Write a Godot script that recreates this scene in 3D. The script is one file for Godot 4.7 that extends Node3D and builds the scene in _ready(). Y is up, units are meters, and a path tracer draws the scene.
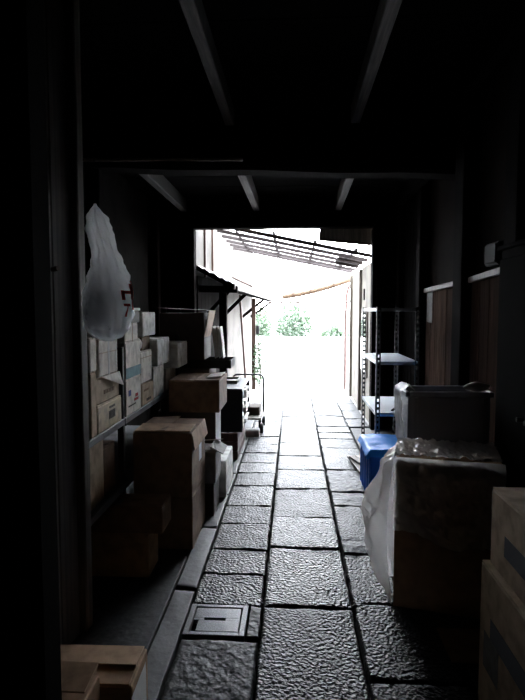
extends Node3D

var rng := RandomNumberGenerator.new()
var M := {}
var taken := {}

# ------------------------------------------------------------------ naming
func numbered(called: String) -> String:
	if not taken.has(called):
		taken[called] = 0
		return called
	taken[called] += 1
	return "%s_%03d" % [called, taken[called]]

func tag(o, label: String, category: String, group := "", kind := ""):
	if label != "": o.set_meta("label", label)
	if category != "": o.set_meta("category", category)
	if group != "": o.set_meta("group", group)
	if kind != "": o.set_meta("kind", kind)
	return o

func thing(called: String, label: String, category: String, at := Vector3.ZERO, turn := 0.0, group := "") -> Node3D:
	var o := Node3D.new()
	o.name = numbered(called)
	add_child(o)
	o.position = at
	o.rotation.y = turn
	tag(o, label, category, group)
	return o

func setting(called: String) -> Node3D:
	var o := Node3D.new()
	o.name = called
	add_child(o)
	o.set_meta("kind", "structure")
	return o

func put(called: String, mesh: Mesh, mat: Material, parent: Node, at := Vector3.ZERO, rot := Vector3.ZERO) -> MeshInstance3D:
	var o := MeshInstance3D.new()
	o.mesh = mesh
	o.material_override = mat
	o.name = called
	parent.add_child(o, true)
	o.position = at
	o.rotation = rot
	o.cast_shadow = GeometryInstance3D.SHADOW_CASTING_SETTING_ON
	return o

# ------------------------------------------------------------------ geometry
func mb() -> SurfaceTool:
	var st := SurfaceTool.new()
	st.begin(Mesh.PRIMITIVE_TRIANGLES)
	return st

func tri(st: SurfaceTool, a: Vector3, b: Vector3, c: Vector3, n: Vector3):
	if (c - a).cross(b - a).dot(n) < 0.0:
		var t := b
		b = c
		c = t
	for p in [a, b, c]:
		st.set_normal(n)
		st.set_uv(Vector2(p.x + p.z, p.y))
		st.add_vertex(p)

func quad(st: SurfaceTool, a: Vector3, b: Vector3, c: Vector3, d: Vector3, n: Vector3):
	tri(st, a, b, c, n)
	tri(st, a, c, d, n)

# chamfered box, centre c, full size s, chamfer b, turned by t
func bb(st: SurfaceTool, c: Vector3, s: Vector3, b := 0.0, t := Basis()):
	var h := s * 0.5
	b = min(b, min(h.x, min(h.y, h.z)) * 0.9)
	var i := h - Vector3(b, b, b)
	var sg := [-1.0, 1.0]
	for x in sg:
		quad(st, c + t * Vector3(x * h.x, -i.y, -i.z), c + t * Vector3(x * h.x, i.y, -i.z), c + t * Vector3(x * h.x, i.y, i.z), c + t * Vector3(x * h.x, -i.y, i.z), t * Vector3(x, 0, 0))
		quad(st, c + t * Vector3(-i.x, x * h.y, -i.z), c + t * Vector3(i.x, x * h.y, -i.z), c + t * Vector3(i.x, x * h.y, i.z), c + t * Vector3(-i.x, x * h.y, i.z), t * Vector3(0, x, 0))
		quad(st, c + t * Vector3(-i.x, -i.y, x * h.z), c + t * Vector3(i.x, -i.y, x * h.z), c + t * Vector3(i.x, i.y, x * h.z), c + t * Vector3(-i.x, i.y, x * h.z), t * Vector3(0, 0, x))
	if b <= 0.0: return
	for x in sg:
		for y in sg:
			quad(st, c + t * Vector3(x * h.x, y * i.y, -i.z), c + t * Vector3(x * i.x, y * h.y, -i.z), c + t * Vector3(x * i.x, y * h.y, i.z), c + t * Vector3(x * h.x, y * i.y, i.z), t * Vector3(x, y, 0).normalized())
			quad(st, c + t * Vector3(x * h.x, -i.y, y * i.z), c + t * Vector3(x * i.x, -i.y, y * h.z), c + t * Vector3(x * i.x, i.y, y * h.z), c + t * Vector3(x * h.x, i.y, y * i.z), t * Vector3(x, 0, y).normalized())
			quad(st, c + t * Vector3(-i.x, x * h.y, y * i.z), c + t * Vector3(-i.x, x * i.y, y * h.z), c + t * Vector3(i.x, x * i.y, y * h.z), c + t * Vector3(i.x, x * h.y, y * i.z), t * Vector3(0, x, y).normalized())
			for z in sg:
				tri(st, c + t * Vector3(x * h.x, y * i.y, z * i.z), c + t * Vector3(x * i.x, y * h.y, z * i.z), c + t * Vector3(x * i.x, y * i.y, z * h.z), t * Vector3(x, y, z).normalized())

func box_mesh(s: Vector3, b := 0.0, c := Vector3.ZERO, t := Basis()) -> ArrayMesh:
	var st := mb()
	bb(st, c, s, b, t)
	return st.commit()

# a bar with a rectangular section between two points
func bar(st: SurfaceTool, a: Vector3, b: Vector3, w: float, h: float, ch := 0.004):
	var z := (b - a).normalized()
	var up := Vector3.UP if abs(z.y) < 0.95 else Vector3.RIGHT
	var x := up.cross(z).normalized()
	var y := z.cross(x)
	bb(st, (a + b) * 0.5, Vector3(w, h, (b - a).length()), ch, Basis(x, y, z))

func bar_mesh(a: Vector3, b: Vector3, w: float, h: float, ch := 0.004) -> ArrayMesh:
	var st := mb()
	bar(st, a, b, w, h, ch)
	return st.commit()

func tube(st: SurfaceTool, pts: Array, r: float, n := 8):
	var rings := []
	for k in pts.size():
		var p: Vector3 = pts[k]
		var d: Vector3 = (pts[min(k + 1, pts.size() - 1)] - pts[max(k - 1, 0)]).normalized()
		var up := Vector3.UP if abs(d.y) < 0.9 else Vector3.RIGHT
		var x := up.cross(d).normalized()
		var y := d.cross(x)
		var ring := []
		for j in n + 1:
			var a := TAU * j / n
			ring.append([p + (x * cos(a) + y * sin(a)) * r, x * cos(a) + y * sin(a)])
		rings.append(ring)
	for k in pts.size() - 1:
		for j in n:
			var q := [rings[k][j], rings[k][j + 1], rings[k + 1][j + 1], rings[k + 1][j]]
			for t in [[0, 2, 1], [0, 3, 2]]:
				for m in t:
					st.set_normal(q[m][1])
					st.set_uv(Vector2(float(j) / n, float(k)))
					st.add_vertex(q[m][0])
	for e in [0, pts.size() - 1]:
		var nn: Vector3 = ((pts[0] - pts[1]) if e == 0 else (pts[e] - pts[e - 1])).normalized()
		for j in n:
			tri(st, pts[e], rings[e][j][0], rings[e][j + 1][0], nn)

func tube_mesh(pts: Array, r: float, n := 8) -> ArrayMesh:
	var st := mb()
	tube(st, pts, r, n)
	return st.commit()

# smooth sheet: f(u, v) -> Vector3 on a grid
func sheet(nu: int, nv: int, f: Callable) -> ArrayMesh:
	var st := mb()
	st.set_smooth_group(0)
	for j in nv + 1:
		for i in nu + 1:
			st.set_uv(Vector2(float(i) / nu, float(j) / nv))
			st.add_vertex(f.call(float(i) / nu, float(j) / nv))
	for j in nv:
		for i in nu:
			var a := j * (nu + 1) + i
			var b := a + nu + 1
			for k in [a, a + 1, b + 1, a, b + 1, b]: st.add_index(k)
	st.generate_normals()
	return st.commit()

func noise(seed_: int, freq: float, oct := 3, type := FastNoiseLite.TYPE_SIMPLEX_SMOOTH) -> FastNoiseLite:
	var n := FastNoiseLite.new()
	n.seed = seed_
	n.frequency = freq
	n.noise_type = type
	n.fractal_octaves = oct
	return n

var sn: FastNoiseLite
# a worn paving stone: top face a grid with a rounded, slightly ragged edge; x0..x1, z0..z1 (z0 < z1), top near y
func stone_mesh(x0: float, x1: float, z0: float, z1: float, y: float, rough := 1.0) -> ArrayMesh:
	var gap := 0.004
	x0 += gap
	x1 -= gap
	z0 += gap
	z1 -= gap
	var nu := 13
	var nv := 17
	var ox := rng.randf() * 90.0
	var tx := rng.randf_range(-0.004, 0.004)
	var tz := rng.randf_range(-0.004, 0.004)
	var us := [0.0, 0.01, 0.03, 0.07, 0.2, 0.33, 0.45, 0.55, 0.67, 0.8, 0.93, 0.97, 0.99, 1.0]
	var vs := [0.0, 0.008, 0.022, 0.05, 0.13, 0.21, 0.29, 0.37, 0.45, 0.55, 0.63, 0.71, 0.79, 0.87, 0.95, 0.978, 0.992, 1.0]
	var f := func(u: float, v: float) -> Vector3:
		var iu: int = roundi(u * nu)
		var iv: int = roundi(v * nv)
		var uu: float = us[iu]
		var vv: float = vs[iv]
		var px: float = lerp(x0, x1, uu)
		var pz: float = lerp(z0, z1, vv)
		var e: int = min(min(iu, nu - iu), min(iv, nv - iv))
		var py: float = y + (uu - 0.5) * tx * 2.0 + (vv - 0.5) * tz * 2.0
		if e == 0:
			py -= 0.075
		elif e == 1:
			py -= 0.007
		else:
			py += sn.get_noise_2d(px * 7.0 + ox, pz * 7.0) * 0.006 * rough
		if e <= 1:
			px += sn.get_noise_2d(pz * 13.0, ox + (7.0 if uu > 0.5 else 0.0)) * 0.012 * rough
			pz += sn.get_noise_2d(px * 13.0, ox + (31.0 if vv > 0.5 else 43.0)) * 0.012 * rough
			py -= 0.004 * absf(sn.get_noise_2d(px * 20.0, pz * 20.0 + ox))
		return Vector3(px, py, pz)
	return sheet(nu, nv, f)

# ------------------------------------------------------------------ materials
func ramp_img(n: FastNoiseLite, sz: int, cols: Array, offs: Array) -> Image:
	var src := n.get_seamless_image(sz, sz)
	var g := Gradient.new()
	g.colors = PackedColorArray(cols)
	g.offsets = PackedFloat32Array(offs)
	var lut := []
	for k in 256: lut.append(g.sample(k / 255.0))
	var im := Image.create(sz, sz, true, Image.FORMAT_RGB8)
	for y in sz:
		for x in sz:
			im.set_pixel(x, y, lut[int(src.get_pixel(x, y).r * 255.0)])
	im.generate_mipmaps()
	return im

func tex(im: Image) -> ImageTexture:
	return ImageTexture.create_from_image(im)

func flat(c: Color, rough := 0.8, metal := 0.0) -> StandardMaterial3D:
	var m := StandardMaterial3D.new()
	m.albedo_color = c
	m.roughness = rough
	m.metallic = metal
	return m

func tri_mat(im: ImageTexture, tint: Color, scale: Vector3, rough := 0.8, height: ImageTexture = null, hs := 0.2) -> StandardMaterial3D:
	var m := flat(tint, rough)
	m.albedo_texture = im
	m.uv1_triplanar = true
	m.uv1_world_triplanar = true
	m.uv1_scale = scale
	if height:
		m.heightmap_enabled = true
		m.heightmap_texture = height
		m.heightmap_scale = hs
	return m

func wood_img(seed_: int, along: float, across: float) -> Image:
	var sz := 256
	var a := noise(seed_, 1.0, 3)
	var im := Image.create(sz, sz, true, Image.FORMAT_RGB8)
	for y in sz:
		for x in sz:
			# seamless by wrapping on circles
			var cx := cos(TAU * x / sz)
			var sx := sin(TAU * x / sz)
			var v := a.get_noise_3d(cx * across, sx * across, sin(TAU * y / sz) * along) * 0.5 + a.get_noise_3d(cx * across * 4.0, sx * across * 4.0, cos(TAU * y / sz) * along * 2.0) * 0.35
			var k: float = clamp(0.74 + v * 0.5, 0.0, 1.0)
			im.set_pixel(x, y, Color(k, k * 0.97, k * 0.94))
	im.generate_mipmaps()
	return im

func materials():
	var fine := noise(11, 0.09, 4)
	var granite := tex(ramp_img(fine, 512, [Color(0.30, 0.30, 0.31), Color(0.46, 0.46, 0.47), Color(0.56, 0.56, 0.57), Color(0.72, 0.72, 0.72)], [0.0, 0.4, 0.6, 1.0]))
	var pits := noise(23, 0.062, 4)
	var relief := tex(ramp_img(pits, 512, [Color.BLACK, Color(0.55, 0.55, 0.55), Color.WHITE], [0.15, 0.5, 0.9]))
	var relief2 := tex(ramp_img(noise(29, 0.035, 4), 512, [Color.BLACK, Color.WHITE], [0.1, 0.9]))
	for k in 3:
		var t: float = [0.35, 0.39, 0.29][k]
		M["stone%d" % k] = tri_mat(granite, Color(t, t, t * 1.02), Vector3(1.3, 1.3, 1.3), [0.30, 0.33, 0.42][k], relief, [2.0, 1.8, 1.3][k])
	for k in 2:
		var t: float = [0.42, 0.37][k]
		M["slab%d" % k] = tri_mat(granite, Color(t, t, t), Vector3(0.9, 0.9, 0.9), 0.55, relief2, 0.6)
	for k in ["stone0", "stone1", "stone2", "slab0", "slab1"]: M[k].metallic_specular = 0.24
	M.kerb = tri_mat(granite, Color(0.28, 0.28, 0.28), Vector3(1.1, 1.1, 1.1), 0.6, relief2, 0.12)
	M.earth = tri_mat(granite, Color(0.16, 0.15, 0.14), Vector3(2, 2, 2), 0.95)
	M.concrete = tri_mat(granite, Color(0.28, 0.28, 0.28), Vector3(0.7, 0.7, 0.7), 0.75, relief2, 0.25)
	M.out_ground = tri_mat(granite, Color(0.95, 0.94, 0.92), Vector3(0.6, 0.6, 0.6), 0.85, relief2, 0.3)
	var blot := tex(ramp_img(noise(41, 0.012, 4), 256, [Color(0.72, 0.71, 0.70), Color(0.92, 0.92, 0.92), Color.WHITE], [0.15, 0.45, 0.8]))
	M.blot = blot
	M.cream = tri_mat(blot, Color(0.42, 0.385, 0.34), Vector3(0.5, 0.5, 0.5), 0.9)
	M.grey_plaster = tri_mat(blot, Color(0.62, 0.62, 0.62), Vector3(0.7, 0.7, 0.7), 0.9)
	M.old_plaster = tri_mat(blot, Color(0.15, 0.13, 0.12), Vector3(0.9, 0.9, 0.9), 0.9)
	var card := tex(ramp_img(noise(51, 0.02, 5), 256, [Color(0.80, 0.79, 0.78), Color(0.93, 0.93, 0.92), Color.WHITE], [0.1, 0.5, 0.9]))
	M.card_img = card
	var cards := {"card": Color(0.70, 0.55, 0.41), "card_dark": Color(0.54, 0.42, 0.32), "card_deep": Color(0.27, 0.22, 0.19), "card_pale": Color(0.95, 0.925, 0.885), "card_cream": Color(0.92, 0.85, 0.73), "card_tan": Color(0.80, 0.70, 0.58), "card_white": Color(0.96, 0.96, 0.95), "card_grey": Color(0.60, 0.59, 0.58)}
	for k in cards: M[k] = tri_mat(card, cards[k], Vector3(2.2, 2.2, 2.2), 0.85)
	var grain := tex(wood_img(61, 0.25, 6.0))
	var grain2 := tex(wood_img(67, 0.35, 4.0))
	for k in 4:
		var c: Color = [Color(0.42, 0.34, 0.305), Color(0.46, 0.375, 0.33), Color(0.39, 0.32, 0.29), Color(0.44, 0.35, 0.31)][k]
		M["plank%d" % k] = tri_mat(grain if k % 2 == 0 else grain2, c, Vector3(1.5, 1.5, 1.5), 0.9)
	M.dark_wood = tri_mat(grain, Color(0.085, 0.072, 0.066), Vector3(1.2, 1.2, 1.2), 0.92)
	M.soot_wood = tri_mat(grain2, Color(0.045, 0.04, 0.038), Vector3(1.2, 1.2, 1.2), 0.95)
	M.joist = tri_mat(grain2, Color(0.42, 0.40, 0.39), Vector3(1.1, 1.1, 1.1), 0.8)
	M.rail = tri_mat(grain2, Color(0.46, 0.39, 0.35), Vector3(1.1, 1.1, 1.1), 0.6)
	M.brown_wood = tri_mat(grain, Color(0.34, 0.24, 0.19), Vector3(1.2, 1.2, 1.2), 0.7)
	M.grey_wood = tri_mat(grain2, Color(0.42, 0.39, 0.36), Vector3(1.2, 1.2, 1.2), 0.7)
	M.bamboo = tri_mat(grain, Color(0.60, 0.51, 0.42), Vector3(1.5, 1.5, 1.5), 0.6)
	M.purlin = tri_mat(grain, Color(0.22, 0.175, 0.175), Vector3(1.5, 1.5, 1.5), 0.7)
	M.steel = tri_mat(blot, Color(0.62, 0.64, 0.66), Vector3(1, 1, 1), 0.45)
	for k in ["dark_wood", "soot_wood", "old_plaster", "cream", "earth"]: M[k].metallic_specular = 0.08
	for k in 4: M["plank%d" % k].metallic_specular = 0.05
	M.dark_steel = flat(Color(0.16, 0.16, 0.17), 0.45, 0.6)
	M.black = flat(Color(0.04, 0.04, 0.044), 0.85)
	M.rubber = flat(Color(0.06, 0.06, 0.06), 0.8)
	M.tape = flat(Color(0.72, 0.62, 0.46), 0.3)
	M.dark_tape = flat(Color(0.14, 0.15, 0.19), 0.45)
	M.paper = flat(Color(0.86, 0.86, 0.85), 0.8)
	M.ink = flat(Color(0.14, 0.12, 0.11), 0.8)
	M.ink_blue = flat(Color(0.10, 0.22, 0.48), 0.7)
	M.ink_red = flat(Color(0.66, 0.14, 0.13), 0.7)
	M.grey_paper = tri_mat(card, Color(0.50, 0.50, 0.485), Vector3(3, 3, 3), 0.8)
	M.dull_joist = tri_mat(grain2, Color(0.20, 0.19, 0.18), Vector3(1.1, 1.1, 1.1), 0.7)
	M.steel_dull = tri_mat(granite, Color(0.80, 0.80, 0.82), Vector3(2.5, 2.5, 2.5), 0.42, relief2, 0.05)
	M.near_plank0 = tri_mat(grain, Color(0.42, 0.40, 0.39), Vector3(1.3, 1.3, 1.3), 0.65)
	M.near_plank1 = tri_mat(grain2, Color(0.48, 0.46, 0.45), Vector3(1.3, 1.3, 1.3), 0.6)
	M.roof_sheet = tri_mat(blot, Color(0.50, 0.48, 0.47), Vector3(1, 1, 1), 0.7)
	M.cream_wood = tri_mat(grain2, Color(0.44, 0.41, 0.37), Vector3(1.2, 1.2, 1.2), 0.7)
	M.white_wall = tri_mat(blot, Color(0.92, 0.92, 0.91), Vector3(0.5, 0.5, 0.5), 0.9)
	M.clay_wood = tri_mat(grain, Color(0.36, 0.19, 0.15), Vector3(1.3, 1.3, 1.3), 0.7)
	M.rack_paint = flat(Color(0.72, 0.74, 0.76), 0.4)
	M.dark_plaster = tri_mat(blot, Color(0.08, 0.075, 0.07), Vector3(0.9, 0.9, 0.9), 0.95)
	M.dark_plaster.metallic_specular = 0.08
	M.black_board = tri_mat(grain2, Color(0.05, 0.047, 0.045), Vector3(1.2, 1.2, 1.2), 0.8)
	M.upright = flat(Color(0.20, 0.21, 0.22), 0.6)
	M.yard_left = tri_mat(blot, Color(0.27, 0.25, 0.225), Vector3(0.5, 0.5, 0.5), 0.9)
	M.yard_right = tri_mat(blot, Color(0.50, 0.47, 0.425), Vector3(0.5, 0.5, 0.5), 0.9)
	M.shelf_post = flat(Color(0.10, 0.10, 0.105), 0.8)
	M.shelf_steel = tri_mat(blot, Color(0.46, 0.46, 0.47), Vector3(1, 1, 1), 0.6)
	M.teal = tri_mat(card, Color(0.42, 0.62, 0.66), Vector3(2, 2, 2), 0.8)
	M.bin = flat(Color(0.50, 0.52, 0.56), 0.5)
	M.blue = flat(Color(0.0, 0.42, 0.84), 0.5)
	M.blue_sheet = flat(Color(0.0, 0.56, 0.96), 0.6)
	M.cloth = flat(Color(0.85, 0.85, 0.84), 0.9)
	M.gutter = flat(Color(0.38, 0.30, 0.28), 0.5)
	M.clay = flat(Color(0.42, 0.20, 0.14), 0.8)
	var film := flat(Color(0.90, 0.92, 0.95, 0.50), 0.25)
	film.transparency = BaseMaterial3D.TRANSPARENCY_ALPHA
	film.backlight_enabled = true
	film.backlight = Color(0.95, 0.95, 0.95)
	film.cull_mode = BaseMaterial3D.CULL_DISABLED
	M.film = film
	var fill: StandardMaterial3D = M.film.duplicate()
	fill.albedo_color = Color(0.70, 0.73, 0.78, 0.6)
	fill.roughness = 0.5
	M.bag_fill = fill
	var film2: StandardMaterial3D = film.duplicate()
	film2.albedo_color = Color(0.98, 0.98, 0.97, 0.62)
	film2.roughness = 0.3
	M.film_thick = film2
	var film3: StandardMaterial3D = film.duplicate()
	film3.albedo_color = Color(0.85, 0.86, 0.88, 0.16)
	M.film_thin = film3
	var pane := flat(Color(0.96, 0.97, 1.0, 0.13), 0.1)
	pane.transparency = BaseMaterial3D.TRANSPARENCY_ALPHA
	M.pane = pane
	M.glass = flat(Color(0.10, 0.11, 0.13), 0.08)
	for k in 3:
		var lf := flat([Color(0.225, 0.27, 0.22), Color(0.24, 0.29, 0.235), Color(0.205, 0.25, 0.205)][k], 0.6)
		lf.backlight_enabled = true
		lf.backlight = Color(0.25, 0.32, 0.22)
		lf.cull_mode = BaseMaterial3D.CULL_DISABLED
		M["leaf%d" % k] = lf

# ------------------------------------------------------------------ cartons
# origin at the centre of the base. o: flaps ("x": two flaps meeting on a seam along z, "z": seam along x, "none"), tape, thick
func carton(called: String, label: String, at: Vector3, s: Vector3, mat: String, turn := 0.0, o := {}) -> Node3D:
	var t := thing(called, label, o.get("category", "box"), at, turn, o.get("group", ""))
	var m: Material = M[mat]
	var fl: String = o.get("flaps", "x")
	var th := 0.006
	var bh: float = s.y - (th if fl != "none" else 0.0)
	put("body", box_mesh(Vector3(s.x, bh, s.z), 0.005), m, t, Vector3(0, bh * 0.5, 0))
	var lift: float = o.get("lift", 0.0)
	if fl == "x":
		for k in [-1.0, 1.0]:
			var f := put("flap", box_mesh(Vector3(s.x * 0.5 - 0.003, th, s.z - 0.004), 0.002, Vector3(-k * (s.x * 0.25 - 0.0015), 0, 0)), m, t, Vector3(k * s.x * 0.5 - k * 0.001, bh + th * 0.5, 0))
			f.rotation.z = k * -lift
	elif fl == "z":
		for k in [-1.0, 1.0]:
			var f := put("flap", box_mesh(Vector3(s.x - 0.004, th, s.z * 0.5 - 0.003), 0.002, Vector3(0, 0, -k * (s.z * 0.25 - 0.0015))), m, t, Vector3(0, bh + th * 0.5, k * s.z * 0.5 - k * 0.001))
			f.rotation.x = k * lift
	if o.get("tape", false):
		var st := mb()
		if fl == "x":
			bb(st, Vector3(0, s.y + 0.0008, 0), Vector3(0.05, 0.0016, s.z + 0.002))
			for k in [-1.0, 1.0]: bb(st, Vector3(0, s.y - 0.03, k * (s.z * 0.5 + 0.0006)), Vector3(0.05, 0.06, 0.0016))
		else:
			bb(st, Vector3(0, s.y + 0.0008, 0), Vector3(s.x + 0.002, 0.0016, 0.05))
			for k in [-1.0, 1.0]: bb(st, Vector3(k * (s.x * 0.5 + 0.0006), s.y - 0.03, 0), Vector3(0.0016, 0.06, 0.05))
		put("tape", st.commit(), M.tape, t)
	return t

# a flat mark on the +x face (side 1), -x face (side -1) or front +z face (side 2) of a carton; u along the face, v up
func mark(t: Node3D, s: Vector3, side: int, u: float, v: float, w: float, h: float, mat: String, called := "printed_mark", label := ""):
	var o: MeshInstance3D
	if side == 2:
		o = put(called, box_mesh(Vector3(w, h, 0.0012)), M[mat], t, Vector3(u, v, s.z * 0.5 + 0.0007))
	else:
		o = put(called, box_mesh(Vector3(0.0012, h, w)), M[mat], t, Vector3(side * (s.x * 0.5 + 0.0007), v, u))
	if label != "": o.set_meta("label", label)
	return o

# ================================================================== scene
func _ready():
	rng.seed = 7
	sn = noise(5, 1.0, 2)
	# camera
	var cam := Camera3D.new()
	cam.name = "camera"
	add_child(cam)
	cam.position = Vector3(0, 1.5, 0)
	cam.rotation_degrees = Vector3(-4.0856, 3.1096, 0)
	cam.fov = 64.01
	cam.current = true
	# sky: bright overcast
	var sm := ProceduralSkyMaterial.new()
	sm.sky_top_color = Color(0.93, 0.96, 1.0)
	sm.sky_horizon_color = Color(0.97, 0.98, 1.0)
	sm.ground_bottom_color = Color(0.45, 0.45, 0.45)
	sm.ground_horizon_color = Color(0.8, 0.8, 0.8)
	sm.energy_multiplier = 44.0
	var sky := Sky.new()
	sky.sky_material = sm
	var env := Environment.new()
	env.background_mode = Environment.BG_SKY
	env.sky = sky
	env.ambient_light_source = Environment.AMBIENT_SOURCE_SKY
	env.tonemap_mode = Environment.TONE_MAPPER_LINEAR
	env.tonemap_exposure = 1.0
	env.sdfgi_enabled = true
	env.ssao_enabled = true
	env.ssil_enabled = true
	var we := WorldEnvironment.new()
	we.name = "environment"
	we.environment = env
	add_child(we)

	materials()
	build_floor()
	build_shell()
	build_outside()
	build_left()
	build_right()

# ------------------------------------------------------------------ floor
func build_floor():
	var fl := setting("floor")
	put("bedding", box_mesh(Vector3(3.6, 0.14, 12.4), 0.0), M.earth, fl, Vector3(-0.17, -0.125, -1.05))
	# concrete strips beside the paving, inside
	for a in [[-1.75, 1.4, 5.0, 1.91], [-1.75, -0.64, 1.9, -1.5], [-1.75, -0.64, -1.51, -3.3], [-1.75, -0.64, -3.31, -5.2], [-1.75, -0.64, -5.21, -7.1]]:
		put("concrete_slab", box_mesh(Vector3(a[1] - a[0], 0.055, a[2] - a[3]), 0.006), M.concrete, fl, Vector3((a[0] + a[1]) * 0.5, -0.0275, (a[2] + a[3]) * 0.5))
	for a in [[0.735, 1.4, 1.9, -2.0], [0.735, 1.4, -2.01, -4.4], [0.735, 1.4, -4.41, -7.1]]:
		put("concrete_slab", box_mesh(Vector3(a[1] - a[0], 0.055, a[2] - a[3]), 0.006), M.concrete, fl, Vector3((a[0] + a[1]) * 0.5, -0.0275, (a[2] + a[3]) * 0.5))
	# kerb stones
	var kz := [-0.4, 0.9, 1.95, 2.9, 3.75, 4.45, 5.05, 5.75, 6.4, 7.05, 7.8, 8.6, 9.4]
	for k in kz.size() - 1:
		put("kerb_stone", stone_mesh(-0.635, -0.515, -kz[k + 1], -kz[k], 0.001, 0.6), M.kerb, fl)
	# the three rows of paving stones
	var rows := {
		"left": [-0.515, -0.150, [0.5, 1.45, 2.455], [2.745, 3.08, 3.42, 3.83, 4.18, 4.69, 5.08, 5.40, 5.81, 6.16, 6.56, 7.01, 7.46, 8.1, 8.9, 9.6]],
		"mid": [-0.150, 0.310, [0.2, 1.35, 2.745, 3.45, 3.98, 4.62, 5.18, 5.69, 6.25, 7.0, 7.8, 8.8, 9.6], []],
		"right": [0.310, 0.725, [0.4, 1.3, 2.19, 2.78, 3.385, 3.62, 4.235, 4.57, 5.21, 6.04, 6.49, 6.83, 7.19, 7.9, 8.8, 9.6], []]}
	for r in rows:
		var a: Array = rows[r]
		for part in [a[2], a[3]]:
			for k in part.size() - 1:
				var m: Material = M["stone%d" % rng.randi_range(0, 2)]
				if r == "left" and part[k] < 2.4: m = M.slab0
				if r == "right" : m = M.stone2 if rng.randf() < 0.5 else M.slab0
				put("paving_stone", stone_mesh(a[0], a[1], -part[k + 1], -part[k], rng.randf_range(-0.004, 0.004)), m, fl)
	# filler beside the drain cover
	put("paving_stone", stone_mesh(-0.212, -0.150, -2.745, -2.455, -0.002), M.slab1, fl)
	# irregular slabs outside on the right
	for a in [[0.725, 1.0, 7.2, 7.75], [0.725, 1.0, 7.75, 8.35], [0.725, 1.0, 8.35, 9.0], [0.725, 1.0, 9.0, 9.6]]:
		put("paving_stone", stone_mesh(a[0], a[1], -a[3], -a[2], -0.006), M.slab0, fl)

	# drain cover let into the paving
	var d := thing("drain_cover", "square metal drain cover with slotted lid set in the left paving row", "drain cover", Vector3(-0.363, 0, -2.6))
	var st := mb()
	var w := 0.29
	var l := 0.27
	for k in [-1.0, 1.0]:
		bb(st, Vector3(k * (w * 0.5 - 0.014), -0.01, 0), Vector3(0.028, 0.032, l), 0.003)
		bb(st, Vector3(0, -0.01, k * (l * 0.5 - 0.014)), Vector3(w - 0.056, 0.032, 0.028), 0.003)
	put("frame", st.commit(), M.steel_dull, d)
	st = mb()
	# lid with a slot, a nick at one corner
	var lw := w - 0.066
	var ll := l - 0.066
	bb(st, Vector3(0, -0.006, -0.0575), Vector3(lw, 0.020, ll - 0.115), 0.002)
	bb(st, Vector3(0.012, -0.006, 0.055), Vector3(lw - 0.024, 0.020, ll - 0.110), 0.002)
	bb(st, Vector3(-lw * 0.5 + 0.025, -0.006, -0.002), Vector3(0.05, 0.020, 0.023), 0.001)
	bb(st, Vector3(lw * 0.5 - 0.035, -0.006, -0.002), Vector3(0.07, 0.020, 0.023), 0.001)
	put("lid", st.commit(), M.steel_dull, d)
	put("lifting_bar", box_mesh(Vector3(0.05, 0.006, 0.008), 0.002), M.dark_steel, d, Vector3(-0.03, -0.008, 0.002))

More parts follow.
